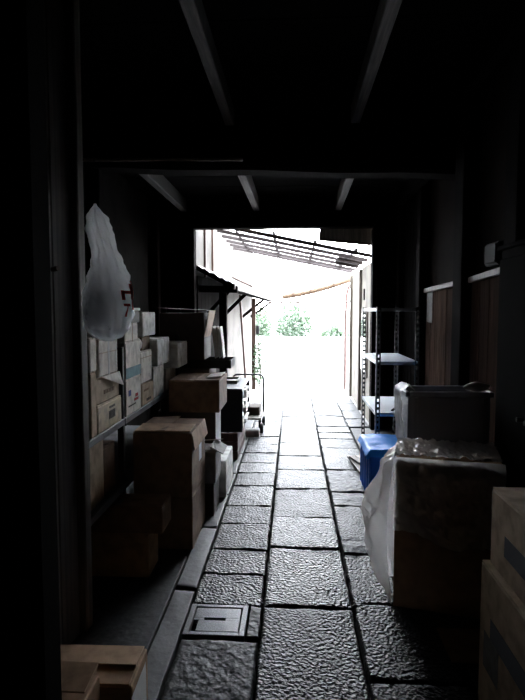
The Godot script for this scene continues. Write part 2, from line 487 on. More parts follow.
# ------------------------------------------------------------------ room shell
func build_shell():
	# ceiling: boards, joists, the cross beam and the pole under it
	var ce := setting("ceiling")
	for k in 20:
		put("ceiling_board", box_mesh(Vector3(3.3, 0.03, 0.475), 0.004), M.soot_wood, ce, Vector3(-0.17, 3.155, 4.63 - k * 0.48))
	for x in [-1.56, -0.54, 0.475, 1.2]:
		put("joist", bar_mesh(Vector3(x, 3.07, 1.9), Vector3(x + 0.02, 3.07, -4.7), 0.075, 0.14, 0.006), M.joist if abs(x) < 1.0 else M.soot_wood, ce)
	var st := mb()
	var n := 12
	for k in n:
		var xa: float = lerp(-1.74, 1.40, float(k) / n)
		var xb: float = lerp(-1.74, 1.40, float(k + 1) / n)
		var ya := 2.685 - 0.03 * (xa + 1.7) - 0.006 * sin(xa * 5.0)
		var yb := 2.685 - 0.03 * (xb + 1.7) - 0.006 * sin(xb * 5.0)
		quad(st, Vector3(xa, ya + 0.03, -4.66), Vector3(xb, yb + 0.03, -4.66), Vector3(xb, 3.16, -4.66), Vector3(xa, 3.16, -4.66), Vector3(0, 0, 1))
		quad(st, Vector3(xa, ya + 0.03, -4.92), Vector3(xb, yb + 0.03, -4.92), Vector3(xb, 3.16, -4.92), Vector3(xa, 3.16, -4.92), Vector3(0, 0, -1))
		quad(st, Vector3(xa, ya, -4.69), Vector3(xb, yb, -4.69), Vector3(xb, yb, -4.89), Vector3(xa, ya, -4.89), Vector3(0, -1, 0))
		quad(st, Vector3(xa, ya + 0.03, -4.66), Vector3(xb, yb + 0.03, -4.66), Vector3(xb, yb, -4.69), Vector3(xa, ya, -4.69), Vector3(0, -1, 1).normalized())
		quad(st, Vector3(xa, ya + 0.03, -4.92), Vector3(xb, yb + 0.03, -4.92), Vector3(xb, yb, -4.89), Vector3(xa, ya, -4.89), Vector3(0, -1, -1).normalized())
	put("cross_beam", st.commit(), M.dark_wood, ce)
	for k in 5:
		put("ceiling_board", box_mesh(Vector3(3.3, 0.03, 0.47), 0.004), M.soot_wood, ce, Vector3(-0.17, 2.885, -5.12 - k * 0.48))
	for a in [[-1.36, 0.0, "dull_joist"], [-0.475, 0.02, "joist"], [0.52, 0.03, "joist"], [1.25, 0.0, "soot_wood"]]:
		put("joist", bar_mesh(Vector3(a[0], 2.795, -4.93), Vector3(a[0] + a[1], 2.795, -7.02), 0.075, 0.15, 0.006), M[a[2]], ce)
	put("hanging_pole", tube_mesh([Vector3(-1.72, 2.70, -4.5), Vector3(-1.0, 2.695, -4.5), Vector3(-0.40, 2.685, -4.5)], 0.013, 10), M.rail, ce)
	# roof above, so that no daylight comes through the boards
	put("roof_deck", box_mesh(Vector3(3.9, 0.12, 12.6)), M.soot_wood, ce, Vector3(-0.17, 3.26, -1.1))

	# outer left wall, behind the shelves
	var wl := setting("wall_left")
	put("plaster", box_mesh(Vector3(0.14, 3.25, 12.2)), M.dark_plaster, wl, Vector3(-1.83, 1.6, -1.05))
	for z in [-2.6, -4.8, -6.85]:
		put("post", box_mesh(Vector3(0.12, 3.1, 0.12), 0.008), M.dark_wood, wl, Vector3(-1.70, 1.55, z))
	# near plank wall on the left, a little askew, with its end post
	var wn := setting("wall_left_near")
	var a0 := Vector3(-0.985, 0, -2.50)
	var dir := Vector3(-0.13, 0, 0.9915)
	for k in 9:
		var c := a0 + dir * (0.13 + k * 0.15)
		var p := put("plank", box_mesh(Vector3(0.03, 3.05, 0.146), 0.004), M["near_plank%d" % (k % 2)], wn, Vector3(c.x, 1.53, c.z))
		p.rotation.y = atan2(dir.x, dir.z)
	var ep := put("end_post", box_mesh(Vector3(0.055, 3.1, 0.06), 0.006), M.near_plank1, wn, Vector3(a0.x + 0.01, 1.55, a0.z + 0.0))
	ep.rotation.y = atan2(dir.x, dir.z)
	put("peg", tube_mesh([Vector3(-1.04, 1.66, -2.30), Vector3(-0.97, 1.672, -2.28)], 0.011, 8), M.rail, wn)
	# dark partition close to the camera
	var wp := setting("wall_left_partition")
	for k in 7:
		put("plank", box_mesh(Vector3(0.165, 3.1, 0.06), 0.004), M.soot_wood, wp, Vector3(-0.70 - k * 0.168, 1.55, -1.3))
	put("end_post", box_mesh(Vector3(0.05, 3.1, 0.10), 0.006), M.soot_wood, wp, Vector3(-0.611, 1.55, -1.29))

	# right wall: plaster above, planks below a rail, posts
	var wr := setting("wall_right")
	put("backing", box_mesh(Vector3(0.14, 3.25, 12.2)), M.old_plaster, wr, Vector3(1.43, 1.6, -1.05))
	for b in [[-5.70, -4.56, 6, 1.700, 1.727], [-4.28, -3.50, 4, 1.733, 1.764]]:
		var wdt: float = (b[1] - b[0]) / b[2]
		for k in b[2]:
			var z: float = b[0] + wdt * (k + 0.5)
			var hh: float = lerp(b[3], b[4], (k + 0.5) / b[2]) - 0.02
			put("plank", box_mesh(Vector3(0.022, hh, wdt - 0.005), 0.004), M["plank%d" % rng.randi_range(0, 3)], wr, Vector3(1.338 + rng.randf_range(-0.002, 0.002), hh * 0.5, z))
		put("rail", bar_mesh(Vector3(1.325, b[3] - 0.01, b[0]), Vector3(1.325, b[4] - 0.01, b[1]), 0.05, 0.045, 0.005), M.rail, wr)
	for z in [[-4.42, 0.24], [-5.80, 0.17], [-3.38, 0.2], [-2.0, 0.14], [-6.93, 0.13]]:
		put("post", box_mesh(Vector3(0.11, 3.1, z[1]), 0.01), M.dark_wood, wr, Vector3(1.315, 1.55, z[0]))
	for k in 6:
		put("plank", box_mesh(Vector3(0.02, 3.0, 0.155), 0.004), M.soot_wood, wr, Vector3(1.345, 1.5, -6.0 - k * 0.16))
	put("paper_notice", box_mesh(Vector3(0.003, 0.31, 0.20), 0.0, Vector3.ZERO, Basis(Vector3.RIGHT, 0.04)), M.grey_paper, wr, Vector3(1.322, 1.535, -5.52))

	# end wall with the doorway
	var wf := setting("wall_front")
	for a in [[-1.78, -1.24], [0.985, 1.40]]:
		var nn := 3
		var wdt: float = (a[1] - a[0]) / nn
		for k in nn:
			put("plank", box_mesh(Vector3(wdt - 0.004, 2.95, 0.12), 0.004), M.soot_wood, wf, Vector3(a[0] + wdt * (k + 0.5), 1.47, -7.08))
	for a in [[-1.78, -1.24, 0.0, 3.2], [0.985, 1.40, 0.0, 3.2], [-1.24, 0.985, 2.53, 3.2]]:
		put("outer_plaster", box_mesh(Vector3(a[1] - a[0], a[3] - a[2], 0.012)), M.cream, wf, Vector3((a[0] + a[1]) * 0.5, (a[2] + a[3]) * 0.5, -7.148))
	put("lintel_board", box_mesh(Vector3(3.3, 0.74, 0.12), 0.006), M.soot_wood, wf, Vector3(-0.17, 2.89, -7.08))
	var tr := setting("trim_1")
	put("jamb", box_mesh(Vector3(0.05, 2.5, 0.16), 0.006), M.dark_wood, tr, Vector3(-1.26, 1.25, -7.075))
	put("jamb", box_mesh(Vector3(0.05, 2.5, 0.16), 0.006), M.dark_wood, tr, Vector3(1.0, 1.25, -7.075))
	put("head", box_mesh(Vector3(2.32, 0.06, 0.17), 0.006), M.dark_wood, tr, Vector3(-0.13, 2.545, -7.075))

	# street end behind the camera: wall, with a door added ajar for fill light
	var wb := setting("wall_back")
	for a in [[-1.9, -0.45, 0.0, 3.2], [0.50, 1.5, 0.0, 3.2], [-0.45, 0.50, 2.1, 3.2]]:
		put("plaster", box_mesh(Vector3(a[1] - a[0], a[3] - a[2], 0.14)), M.old_plaster, wb, Vector3((a[0] + a[1]) * 0.5, (a[2] + a[3]) * 0.5, 5.03))
	var dr := setting("door_1")
	for k in 6:
		put("plank", box_mesh(Vector3(0.153, 2.06, 0.03), 0.003), M.dark_wood, dr, Vector3(-0.3725 + k * 0.1555, 1.05, 5.03))
	for y in [0.4, 1.7]:
		put("ledge", box_mesh(Vector3(0.82, 0.08, 0.02), 0.003), M.dark_wood, dr, Vector3(-0.025, y, 5.004))
	put("handle", tube_mesh([Vector3(0.32, 1.0, 4.985), Vector3(0.32, 1.14, 4.985)], 0.01), M.dark_steel, dr)

# ------------------------------------------------------------------ leaves
func foliage(count: int, centre: Vector3, half: Vector3, leaf: float, seed_: int) -> ArrayMesh:
	var r := RandomNumberGenerator.new()
	r.seed = seed_
	var st := mb()
	for k in count:
		var d := Vector3(r.randfn(), r.randfn(), r.randfn()).normalized() * pow(r.randf(), 0.4)
		var p := centre + d * half
		var x := Vector3(r.randfn(), r.randfn() * 0.6, r.randfn()).normalized()
		var y := x.cross(Vector3(r.randfn(), r.randfn(), r.randfn()).normalized()).normalized()
		var s := leaf * r.randf_range(0.6, 1.2)
		var nn := x.cross(y)
		var tip := p + x * s
		var base := p - x * s
		var mid1 := p + y * s * 0.45 + nn * s * 0.12
		var mid2 := p - y * s * 0.45 + nn * s * 0.12
		tri(st, base, mid1, tip, nn)
		tri(st, base, tip, mid2, nn)
	return st.commit()

# ------------------------------------------------------------------ outside
func wall_x(z: float) -> float:      # the left yard wall runs a little askew; z is the depth
	return -1.25 + 0.081 * (z - 7.2)
func eave_x(z: float) -> float:
	return -0.75 + 0.098 * (z - 7.2)

func build_outside():
	var gr := setting("ground_yard")
	put("yard_slab", box_mesh(Vector3(40, 0.06, 40)), M.out_ground, gr, Vector3(0, -0.066, -27.26))

	# left yard wall
	var wl := thing("yard_wall", "cream plaster yard wall with timber battens above the lean-to roof", "wall")
	for a in [[7.16, 9.0], [9.0, 12.0]]:
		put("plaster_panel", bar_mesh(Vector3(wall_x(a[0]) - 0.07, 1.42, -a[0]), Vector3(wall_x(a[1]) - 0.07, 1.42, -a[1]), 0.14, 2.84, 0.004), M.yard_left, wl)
	for z in [7.66, 8.12]:
		put("batten", box_mesh(Vector3(0.03, 0.9, 0.05 if z < 8.0 else 0.03), 0.004), M.brown_wood, wl, Vector3(wall_x(z) + 0.012, 2.4, -z))
	# lean-to roof along it
	var lt := thing("lean_to_roof", "dark lean-to roof on slanted brackets along the left yard wall", "roof")
	var N := 8
	for k in N:
		var za: float = lerp(7.2, 12.0, float(k) / N) + 0.006
		var zb: float = lerp(7.2, 12.0, float(k + 1) / N) - 0.006
		var f := func(u: float, v: float) -> Vector3:
			var z: float = lerp(za, zb, v)
			var t: float = (z - 7.2) / 4.8
			var yw: float = lerp(2.08, 1.94, t)
			var ye: float = lerp(1.83, 1.72, t)
			return Vector3(lerp(wall_x(z), eave_x(z), u), lerp(yw, ye, u) + 0.008 * sin(u * 30.0) + 0.01 * sn.get_noise_2d(z * 3.0, u * 4.0), -z)
		var top := sheet(24, 2, f)
		put("roof_sheet", top, M.roof_sheet, lt)
		var ya: float = lerp(2.045, 1.905, (za - 7.2) / 4.8)
		var yb: float = lerp(1.795, 1.685, (za - 7.2) / 4.8)
		put("rafter", bar_mesh(Vector3(wall_x(za), ya, -za - 0.03), Vector3(eave_x(za) - 0.02, yb, -za - 0.03), 0.04, 0.05), M.dark_wood, lt)
	put("eave_board", bar_mesh(Vector3(eave_x(7.2) - 0.01, 1.80, -7.2), Vector3(eave_x(12.0) - 0.01, 1.69, -12.0), 0.025, 0.075), M.grey_wood, lt)
	put("eave_beam", bar_mesh(Vector3(eave_x(7.2) - 0.12, 1.80, -7.2), Vector3(eave_x(12.0) - 0.12, 1.68, -12.0), 0.06, 0.07), M.dark_wood, lt)
	for z in [7.45, 8.6, 10.5, 11.6]:
		var t: float = (z - 7.2) / 4.8
		put("bracket", bar_mesh(Vector3(wall_x(z) + 0.02, 1.36, -z), Vector3(eave_x(z) - 0.1, lerp(1.79, 1.68, t), -z), 0.045, 0.05), M.dark_wood, lt)
	put("post", box_mesh(Vector3(0.10, 1.75, 0.10), 0.008), M.dark_wood, lt, Vector3(-0.925, 0.875, -7.42))
	put("post", box_mesh(Vector3(0.075, 1.72, 0.08), 0.008), M.brown_wood, lt, Vector3(-0.735, 0.86, -10.5))
	put("downpipe", tube_mesh([Vector3(-0.87, 1.75, -9.2), Vector3(-0.835, 1.2, -9.2), Vector3(-0.78, 0.3, -9.2)], 0.02), M.gutter, lt)
	put("gutter_pipe", tube_mesh([Vector3(-0.62, 1.40, -10.6), Vector3(-0.45, 1.47, -10.7), Vector3(-0.28, 1.53, -10.8), Vector3(-0.235, 1.56, -10.8), Vector3(-0.22, 1.64, -10.8)], 0.02), M.gutter, lt)
	put("lamp_box", box_mesh(Vector3(0.06, 0.16, 0.08), 0.01), M.black, lt, Vector3(-0.66, 1.13, -10.48))
	put("header_beam", bar_mesh(Vector3(wall_x(7.3), 1.775, -7.3), Vector3(-0.72, 1.765, -7.3), 0.08, 0.085), M.dark_wood, lt)
	for k in 8:  # dark boards added to stand for the shade under the lean-to
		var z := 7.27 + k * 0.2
		put("shade_board", bar_mesh(Vector3(wall_x(z) + 0.012, 0.97, -z + 0.09), Vector3(wall_x(z + 0.2) + 0.012, 0.97, -z - 0.105), 0.02, 1.94, 0.003), M.dark_wood, lt)
	# planks and scraps thrown on the roof
	for k in 5:
		var z := 9.4 + k * 0.42
		var o := put("loose_board", bar_mesh(Vector3(-0.30, 0, 0), Vector3(0.30, 0, 0), 0.07, 0.018), M.grey_wood if k % 2 else M.brown_wood, lt, Vector3(lerp(wall_x(z), eave_x(z), 0.58), lerp(1.99, 1.85, (z - 7.2) / 4.8), -z))
		o.rotation = Vector3(0, 0.5 - k * 0.2, -0.38)

	# canopy of clear sheets over the yard
	var cn := thing("canopy", "sloping canopy of clear roofing sheets on thin brown purlins over the yard", "canopy")
	var cy := func(x: float, z: float) -> float:
		return 2.185 + (1.0 - x) * 0.205 - (z - 7.2) * 0.012
	var pz := [7.25, 7.78, 8.32, 8.85, 9.33, 9.8]
	for z in pz:
		put("purlin", bar_mesh(Vector3(-1.05, cy.call(-1.05, z), -z), Vector3(1.02, cy.call(1.02, z), -z), 0.035, 0.045), M.purlin, cn)
	for x in [-0.78, -0.25, 0.28, 0.80]:
		put("rafter", bar_mesh(Vector3(x, cy.call(x, 7.2) + 0.04, -7.2), Vector3(x, cy.call(x, 9.85) + 0.04, -9.85), 0.03, 0.035), M.purlin, cn)
	for x in [-0.52, 0.015, 0.54]:
		for k in 5:
			var za: float = pz[k]
			var zb: float = pz[k + 1]
			var o := put("clear_sheet", bar_mesh(Vector3(x - 0.255, cy.call(x - 0.255, (za + zb) * 0.5) + 0.063, -(za + zb) * 0.5), Vector3(x + 0.255, cy.call(x + 0.255, (za + zb) * 0.5) + 0.063, -(za + zb) * 0.5), zb - za - 0.01, 0.003, 0.0), M.pane, cn)
			o.set_meta("label", "clear roofing sheet")
	# close-set battens at the low right side
	for k in 5:
		var z := 7.3 + k * 0.42
		put("batten", bar_mesh(Vector3(0.66, cy.call(0.66, z + 0.2) + 0.03, -z - 0.2), Vector3(1.02, cy.call(1.02, z + 0.2) + 0.03, -z - 0.2), 0.16, 0.02), M.purlin, cn)
	# right yard wall
	var wr := thing("yard_wall", "pale timber-framed yard wall under the low side of the canopy", "wall")
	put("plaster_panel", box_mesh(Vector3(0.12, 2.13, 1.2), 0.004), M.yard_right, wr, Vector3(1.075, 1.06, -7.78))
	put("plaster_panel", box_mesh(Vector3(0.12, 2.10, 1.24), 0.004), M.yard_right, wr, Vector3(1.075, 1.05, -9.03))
	for z in [8.42, 9.72]:
		put("post", box_mesh(Vector3(0.09, 2.1, 0.10), 0.006), M.cream_wood, wr, Vector3(1.02, 1.05, -z))
	put("window_frame", box_mesh(Vector3(0.03, 0.95, 0.62), 0.004), M.cream_wood, wr, Vector3(1.012, 1.05, -7.95))
	for k in 2:
		put("window_pane", box_mesh(Vector3(0.012, 0.80, 0.24)), M.glass, wr, Vector3(0.995, 1.05, -7.81 - k * 0.28))
	put("vent_slot", box_mesh(Vector3(0.02, 0.16, 0.06), 0.003), M.dark_wood, wr, Vector3(1.01, 1.72, -8.05))
	put("drainpipe", tube_mesh([Vector3(0.93, 0.1, -9.95), Vector3(0.93, 1.2, -9.95), Vector3(0.94, 1.75, -9.95), Vector3(0.98, 1.95, -9.9)], 0.025), M.gutter, wr)
	put("fence_board", box_mesh(Vector3(0.03, 1.5, 0.35), 0.004), M.grey_wood, wr, Vector3(0.97, 0.75, -10.6))
	# weathered board above the canopy
	var wbd := thing("weathered_board", "weathered grey board hung above the canopy at the right of the doorway", "board", Vector3(0.665, 2.34, -7.186), 0.0)
	put("sheet", box_mesh(Vector3(0.66, 0.34, 0.02), 0.004, Vector3(0, 0.17, 0), Basis(Vector3(0, 0, 1), -0.10)), M.cream_wood, wbd)
	put("edge_batten", box_mesh(Vector3(0.66, 0.025, 0.012), 0.003, Vector3(0, 0.02, 0.016), Basis(Vector3(0, 0, 1), -0.10)), M.brown_wood, wbd)
	# bamboo blind rolled up and a rod below it
	var bl := thing("rolled_blind", "rolled bamboo blind hanging aslant under the far edge of the canopy", "blind")
	var bp := []
	for k in 13:
		var u := k / 12.0
		bp.append(Vector3(lerp(-0.2, 1.0, u), lerp(1.735, 2.04, u) + 0.035 * sin(u * PI) * -1.0, -9.9))
	put("roll", tube_mesh(bp, 0.055, 12), M.bamboo, bl)
	for k in [2, 5, 9]:
		put("tie_cord", tube_mesh([bp[k] + Vector3(-0.008, 0, 0), bp[k] + Vector3(0.008, 0, 0)], 0.06, 12), M.brown_wood, bl)
	put("hanging_rod", tube_mesh([Vector3(-0.43, 1.64, -9.85), Vector3(0.3, 1.635, -9.85), Vector3(1.0, 1.64, -9.85)], 0.014), M.gutter, thing("clothes_rod", "thin brown rod spanning the yard below the bamboo blind", "rod"))

	# plant by the post
	var pt := thing("climbing_plant", "leafy green plant climbing the brown lean-to post", "plant", Vector3(-0.62, 0, -10.4))
	var pst := mb()
	tube(pst, [Vector3(0, 0, 0), Vector3(0.02, 0.4, 0), Vector3(-0.03, 0.9, 0.02)], 0.012, 6)
	put("stem", pst.commit(), M.brown_wood, pt)
	put("leaves", foliage(240, Vector3(0, 0.55, 0), Vector3(0.14, 0.48, 0.14), 0.045, 3), M.leaf1, pt).set_meta("kind", "stuff")
	# far garden: shrubs and a low white wall
	var far := [[-2.75, 1.5, 0.7], [-1.35, 1.65, 0.7], [0.05, 1.75, 0.7], [1.5, 1.0, 0.6]]
	var fl := ["leftmost bright green shrub at the far end of the yard", "tallest green shrub at the far end of the yard", "green shrub right of the tallest at the far end", "rightmost low green shrub at the far end of the yard"]
	for k in 4:
		var a: Array = far[k]
		var sh := thing("shrub", fl[k], "shrub", Vector3(a[0], -0.04, -19.0 - 0.4 * (k % 2)), 0.0, "shrubs at the far end")
		put("stem", tube_mesh([Vector3(0, 0, 0), Vector3(0.03, 0.5, 0), Vector3(0, 1.0, 0)], 0.04, 6), M.brown_wood, sh)
		put("foliage", foliage(2800, Vector3(0, a[1] * 0.55, 0), Vector3(a[2], a[1] * 0.5, 0.55), 0.075, 20 + k), M["leaf%d" % (k % 3)], sh).set_meta("kind", "stuff")
	var gw := thing("garden_wall", "low white garden wall in front of the far shrubs", "wall", Vector3(0, -0.04, -18.1))
	put("wall_body", box_mesh(Vector3(9, 0.62, 0.16), 0.01), M.white_wall, gw, Vector3(0, 0.31, 0))
	put("coping", box_mesh(Vector3(9.04, 0.06, 0.22), 0.01), M.white_wall, gw, Vector3(0, 0.65, 0))

# ------------------------------------------------------------------ left side: shelf and cartons
func build_left():
	# steel shelf along the left
	var sh := thing("steel_shelf", "dark steel shelving unit holding the rows of small cartons on the left", "shelf")
	var FX := -1.0
	for z in [2.645, 3.235, 4.0, 4.872]:
		for x in [FX - 0.02, FX - 0.50]:
			var st := mb()
			bb(st, Vector3(x, 0.64, -z), Vector3(0.035, 1.28, 0.004))
			bb(st, Vector3(x + (0.0155 if x > -1.2 else -0.0155), 0.64, -z - 0.016), Vector3(0.004, 1.28, 0.035))
			if z != 4.0: put("upright", st.commit(), M.shelf_post, sh)
	for a in [[0.455, 2.64, 3.24], [0.455, 3.25, 4.90], [0.845, 2.64, 3.24], [0.845, 3.25, 4.90]]:
		put("shelf_board", box_mesh(Vector3(0.52, 0.022, a[2] - a[1] - 0.006), 0.003), M.shelf_steel, sh, Vector3(FX - 0.26, a[0], -(a[1] + a[2]) * 0.5))
		put("front_lip", box_mesh(Vector3(0.006, 0.035, a[2] - a[1] - 0.01), 0.002), M.shelf_steel, sh, Vector3(FX + 0.003, a[0] - 0.007, -(a[1] + a[2]) * 0.5))
	# cartons on it: [z0, z1, y0, y1, material, depth, label, flaps, inset]
	var g := "cartons on the steel shelf"
	var T := 0.857
	var L := [
		[2.705, 2.79, T, 1.19, "card_tan", "narrow tan carton at the near end of the steel shelf", 0.0],
		[2.705, 2.80, 1.19, 1.36, "card_pale", "pale carton on the narrow tan one at the shelf's near end", 0.0],
		[2.80, 3.20, T, 1.005, "card_cream", "low cream carton with a dark printed word at the shelf's near end", 0.0],
		[2.80, 3.20, 1.005, 1.145, "card_tan", "tan carton with a folded-over corner below the tape-striped carton", -0.012],
		[2.87, 3.19, 1.145, 1.347, "card_pale", "pale carton with one upright strip of tape below the hanging bag", -0.015],
		[3.275, 3.61, T, 1.082, "card_pale", "pale carton with blue and red print on the shelf", 0.004],
		[3.285, 3.625, 1.082, 1.307, "card_pale", "pale carton with a teal lower band", 0.0],
		[3.285, 3.565, 1.307, 1.42, "card_pale", "small pale carton on top of the teal-banded one", 0.0],
		[3.645, 3.96, T, 1.005, "card_tan", "low tan carton printed with small dark marks beside the blue and red print", 0.0],
		[3.66, 3.955, 1.005, 1.22, "card_pale", "pale carton with a seam line near its top", -0.01],
		[3.975, 4.31, T, 1.087, "card_pale", "tall plain pale carton at the middle of the shelf", -0.006],
		[4.035, 4.44, 1.087, 1.287, "card_white", "plain whitish carton on top of the tall plain pale one", 0.012],
		[4.40, 4.77, T, 1.030, "card_pale", "low pale carton at the far end of the shelf", -0.01],
		[4.46, 4.86, 1.030, 1.232, "card_white", "whitish carton jutting out at the far top end of the shelf", 0.075],
	]
	var S := []
	for a in L:
		var dep := 0.36 + 0.08 * fmod(a[1] * 7.3, 1.0)
		var s := Vector3(dep, a[3] - a[2], a[1] - a[0] - 0.006)
		var t := carton("carton", a[5], Vector3(-1.0 + a[6] - dep * 0.5, a[2], -(a[0] + a[1]) * 0.5), s, a[4], 0.0, {"group": g, "flaps": "z"})
		S.append([t, s])
	# prints on the faces that look into the passage
	for k in 5: mark(S[2][0], S[2][1], 1, 0.02 - k * 0.022, 0.07, 0.015, 0.045, "ink")
	for k in 5: mark(S[2][0], S[2][1], 1, 0.01 - k * 0.02, 0.112, 0.012, 0.012, "ink")
	for k in 4: mark(S[3][0], S[3][1], 1, 0.05 - k * 0.045, 0.055, 0.034, 0.022, "card_dark")
	# folded-over corner on the tan carton
	var stf := mb()
	var s3: Vector3 = S[3][1]
	for e in [0.0, 0.004]:
		tri(stf, Vector3(s3.x * 0.5 + 0.004 + e, s3.y, s3.z * 0.28), Vector3(s3.x * 0.5 + 0.002 + e, s3.y, -s3.z * 0.5), Vector3(s3.x * 0.5 + 0.03 + e, s3.y * 0.45, -s3.z * 0.44), Vector3(1, 0.2, 0).normalized())
	put("folded_corner", stf.commit(), M.card_pale, S[3][0])
	mark(S[4][0], S[4][1], 1, 0.0, S[4][1].y * 0.5, 0.022, S[4][1].y, "paper", "tape", "whitish tape strip")
	mark(S[4][0], S[4][1], 1, 0.0, S[4][1].y * 0.62, S[4][1].z * 0.96, 0.004, "card_tan", "crease")
	for q in [[0.09, 0.135, 0.05, 0.035, "ink_blue"], [-0.06, 0.105, 0.06, 0.02, "ink_red"], [-0.05, 0.08, 0.09, 0.016, "ink_red"], [0.04, 0.055, 0.16, 0.008, "ink"]]:
		mark(S[5][0], S[5][1], 1, q[0], q[1], q[2], q[3], q[4])
	mark(S[6][0], S[6][1], 1, 0.0, 0.033, S[6][1].z, 0.065, "teal", "teal_band", "teal band")
	mark(S[7][0], S[7][1], 1, -0.02, S[7][1].y * 0.5, 0.012, S[7][1].y, "card_tan", "tape")
	mark(S[8][0], S[8][1], 1, 0.05, 0.10, 0.12, 0.014, "card_dark")
	for k in 3: mark(S[8][0], S[8][1], 1, 0.03 - k * 0.04, 0.03, 0.028, 0.018, "ink")
	mark(S[9][0], S[9][1], 1, 0.0, S[9][1].y * 0.8, S[9][1].z * 0.98, 0.005, "card_tan", "crease")
	# dark shoe box under a white lid, a white box and a small paper bundle on the upper row
	var hi := thing("lidded_box", "dark box with a white lid on the upper row", "box", Vector3(-1.155, 1.42, -3.50), 0.0)
	put("body", box_mesh(Vector3(0.30, 0.075, 0.26), 0.004), M.card_deep, hi, Vector3(0, 0.0375, 0))
	put("lid", box_mesh(Vector3(0.31, 0.018, 0.27), 0.004), M.card_white, hi, Vector3(0, 0.084, 0))
	var sup := carton("carton", "dark carton under the topmost white carton, drawn forward as the shaded gap", Vector3(-1.225, 1.22, -3.915), Vector3(0.37, 0.10, 0.21), "card_dark", 0.0, {"group": g})  # dark colour stands for shade on the whitish carton behind
	carton("carton", "topmost plain white carton standing on the set-back dark one", Vector3(-1.16, 1.32, -3.90), Vector3(0.30, 0.165, 0.34), "card_white", 0.0, {"group": g, "flaps": "z"})
	var bn := thing("paper_bundle", "small crumpled paper bundle beside the topmost cartons", "bundle", Vector3(-1.07, 1.22, -3.73), 0.0)
	# cartons on the lower shelf
	carton("carton", "tan carton standing on the lower shelf behind the plank wall", Vector3(-1.23, 0.467, -2.84), Vector3(0.40, 0.35, 0.24), "card_tan", 0.0, {"group": "cartons on the lower shelf", "flaps": "z"})
	carton("carton", "dark carton beside the tan one on the lower shelf", Vector3(-1.24, 0.467, -3.09), Vector3(0.40, 0.27, 0.20), "card_dark", 0.0, {"group": "cartons on the lower shelf", "flaps": "z"})
	var bf := func(u: float, v: float) -> Vector3:
		var a := u * TAU
		var r := 0.062 * pow(sin(clamp(v, 0.02, 0.98) * PI), 0.4) + 0.008 * sn.get_noise_2d(cos(a) * 2.5 + v * 4.0, sin(a) * 2.5)
		return Vector3(cos(a) * r * 0.8, v * 0.098, sin(a) * r)
	put("wrapping", sheet(18, 8, bf), M.card_pale, bn)

	# floor stacks, nearest first -------------------------------------------------
	var q: Node3D
	var s: Vector3
	var fg := "cartons stacked on the left floor"
	# pair in front of the shelf
	s = Vector3(0.34, 0.254, 0.22)
	carton("carton", "brown carton on the floor under a wider carton near the plank wall", Vector3(-0.97, 0.0, -3.115), s, "card", 0.0, {"group": fg})
	s = Vector3(0.42, 0.155, 0.22)
	q = carton("carton", "wide low brown carton with a pale address label on its top", Vector3(-0.93, 0.254, -3.115), s, "card_dark", 0.0, {"group": fg, "flaps": "z"})
	put("address_label", box_mesh(Vector3(0.13, 0.0015, 0.09)), M.grey_paper, q, Vector3(-0.10, s.y + 0.0015, 0.045))
	# the large pair
	s = Vector3(0.37, 0.338, 0.50)
	carton("carton", "large brown carton on the floor carrying the open-flapped one", Vector3(-0.805, 0.0, -3.635), s, "card_dark", 0.0, {"group": fg})
	s = Vector3(0.37, 0.40, 0.49)
	q = carton("carton", "large brown carton with loose top flaps in front of the shelf", Vector3(-0.805, 0.338, -3.63), s, "card_dark", -0.01, {"group": fg, "flaps": "none"})
	var f1 := put("flap", box_mesh(Vector3(0.20, 0.006, 0.485), 0.002, Vector3(0.10, 0, 0)), M.card_dark, q, Vector3(-0.183, 0.404, 0))
	f1.rotation.z = 0.06
	var f2 := put("flap", box_mesh(Vector3(0.35, 0.006, 0.20), 0.002, Vector3(0, 0, -0.10)), M.card, q, Vector3(0.0, 0.412, 0.243))
	f2.rotation.x = 0.03
	var f3 := put("flap", box_mesh(Vector3(0.11, 0.006, 0.485), 0.002, Vector3(0.055, 0, 0)), M.card, q, Vector3(0.183, 0.402, 0))
	f3.rotation.z = -1.38
	mark(q, s, 1, -0.05, 0.22, 0.09, 0.12, "paper", "address_label", "white address label")
	# smaller things behind, next to the kerb
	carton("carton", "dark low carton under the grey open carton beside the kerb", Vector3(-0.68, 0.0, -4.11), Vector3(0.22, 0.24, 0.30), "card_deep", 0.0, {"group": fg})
	s = Vector3(0.23, 0.23, 0.29)
	q = carton("carton", "grey carton with ragged white paper on its open top", Vector3(-0.67, 0.24, -4.11), s, "card_grey", 0.0, {"group": fg, "flaps": "none"})
	for k in 4:
		var fp := put("flap", box_mesh(Vector3(0.11, 0.005, 0.26) if k < 2 else Vector3(0.22, 0.005, 0.12), 0.001), M.card_pale if k % 2 else M.card_grey, q, Vector3([0.12, -0.10, 0.0, 0.02][k], s.y + 0.012 + 0.007 * k, [0.0, 0.0, 0.10, -0.11][k]))
		fp.rotation = Vector3([0.0, 0.05, 0.12, -0.25][k], 0.1 * k, [-0.5, 0.1, 0.0, 0.0][k])
	carton("carton", "pale grey carton on the floor beside the kerb with white side", Vector3(-0.72, 0.0, -4.62), Vector3(0.38, 0.30, 0.50), "card_white", 0.0, {"group": fg})
	s = Vector3(0.30, 0.60, 0.40)
	carton("carton", "tall dark carton behind the grey open carton", Vector3(-0.92, 0.0, -4.14), Vector3(0.13, 0.66, 0.28), "card_deep", 0.0, {"group": fg})
	s = Vector3(0.33, 0.395, 0.34)
	q = carton("carton", "dark brown carton with a white right side under the wide carton", Vector3(-0.775, 0.305, -4.52), s, "card_deep", 0.0, {"group": fg})
	mark(q, s, 1, 0.0, 0.2, 0.30, 0.36, "paper", "white_side", "white paper side")
	s = Vector3(0.40, 0.255, 0.50)
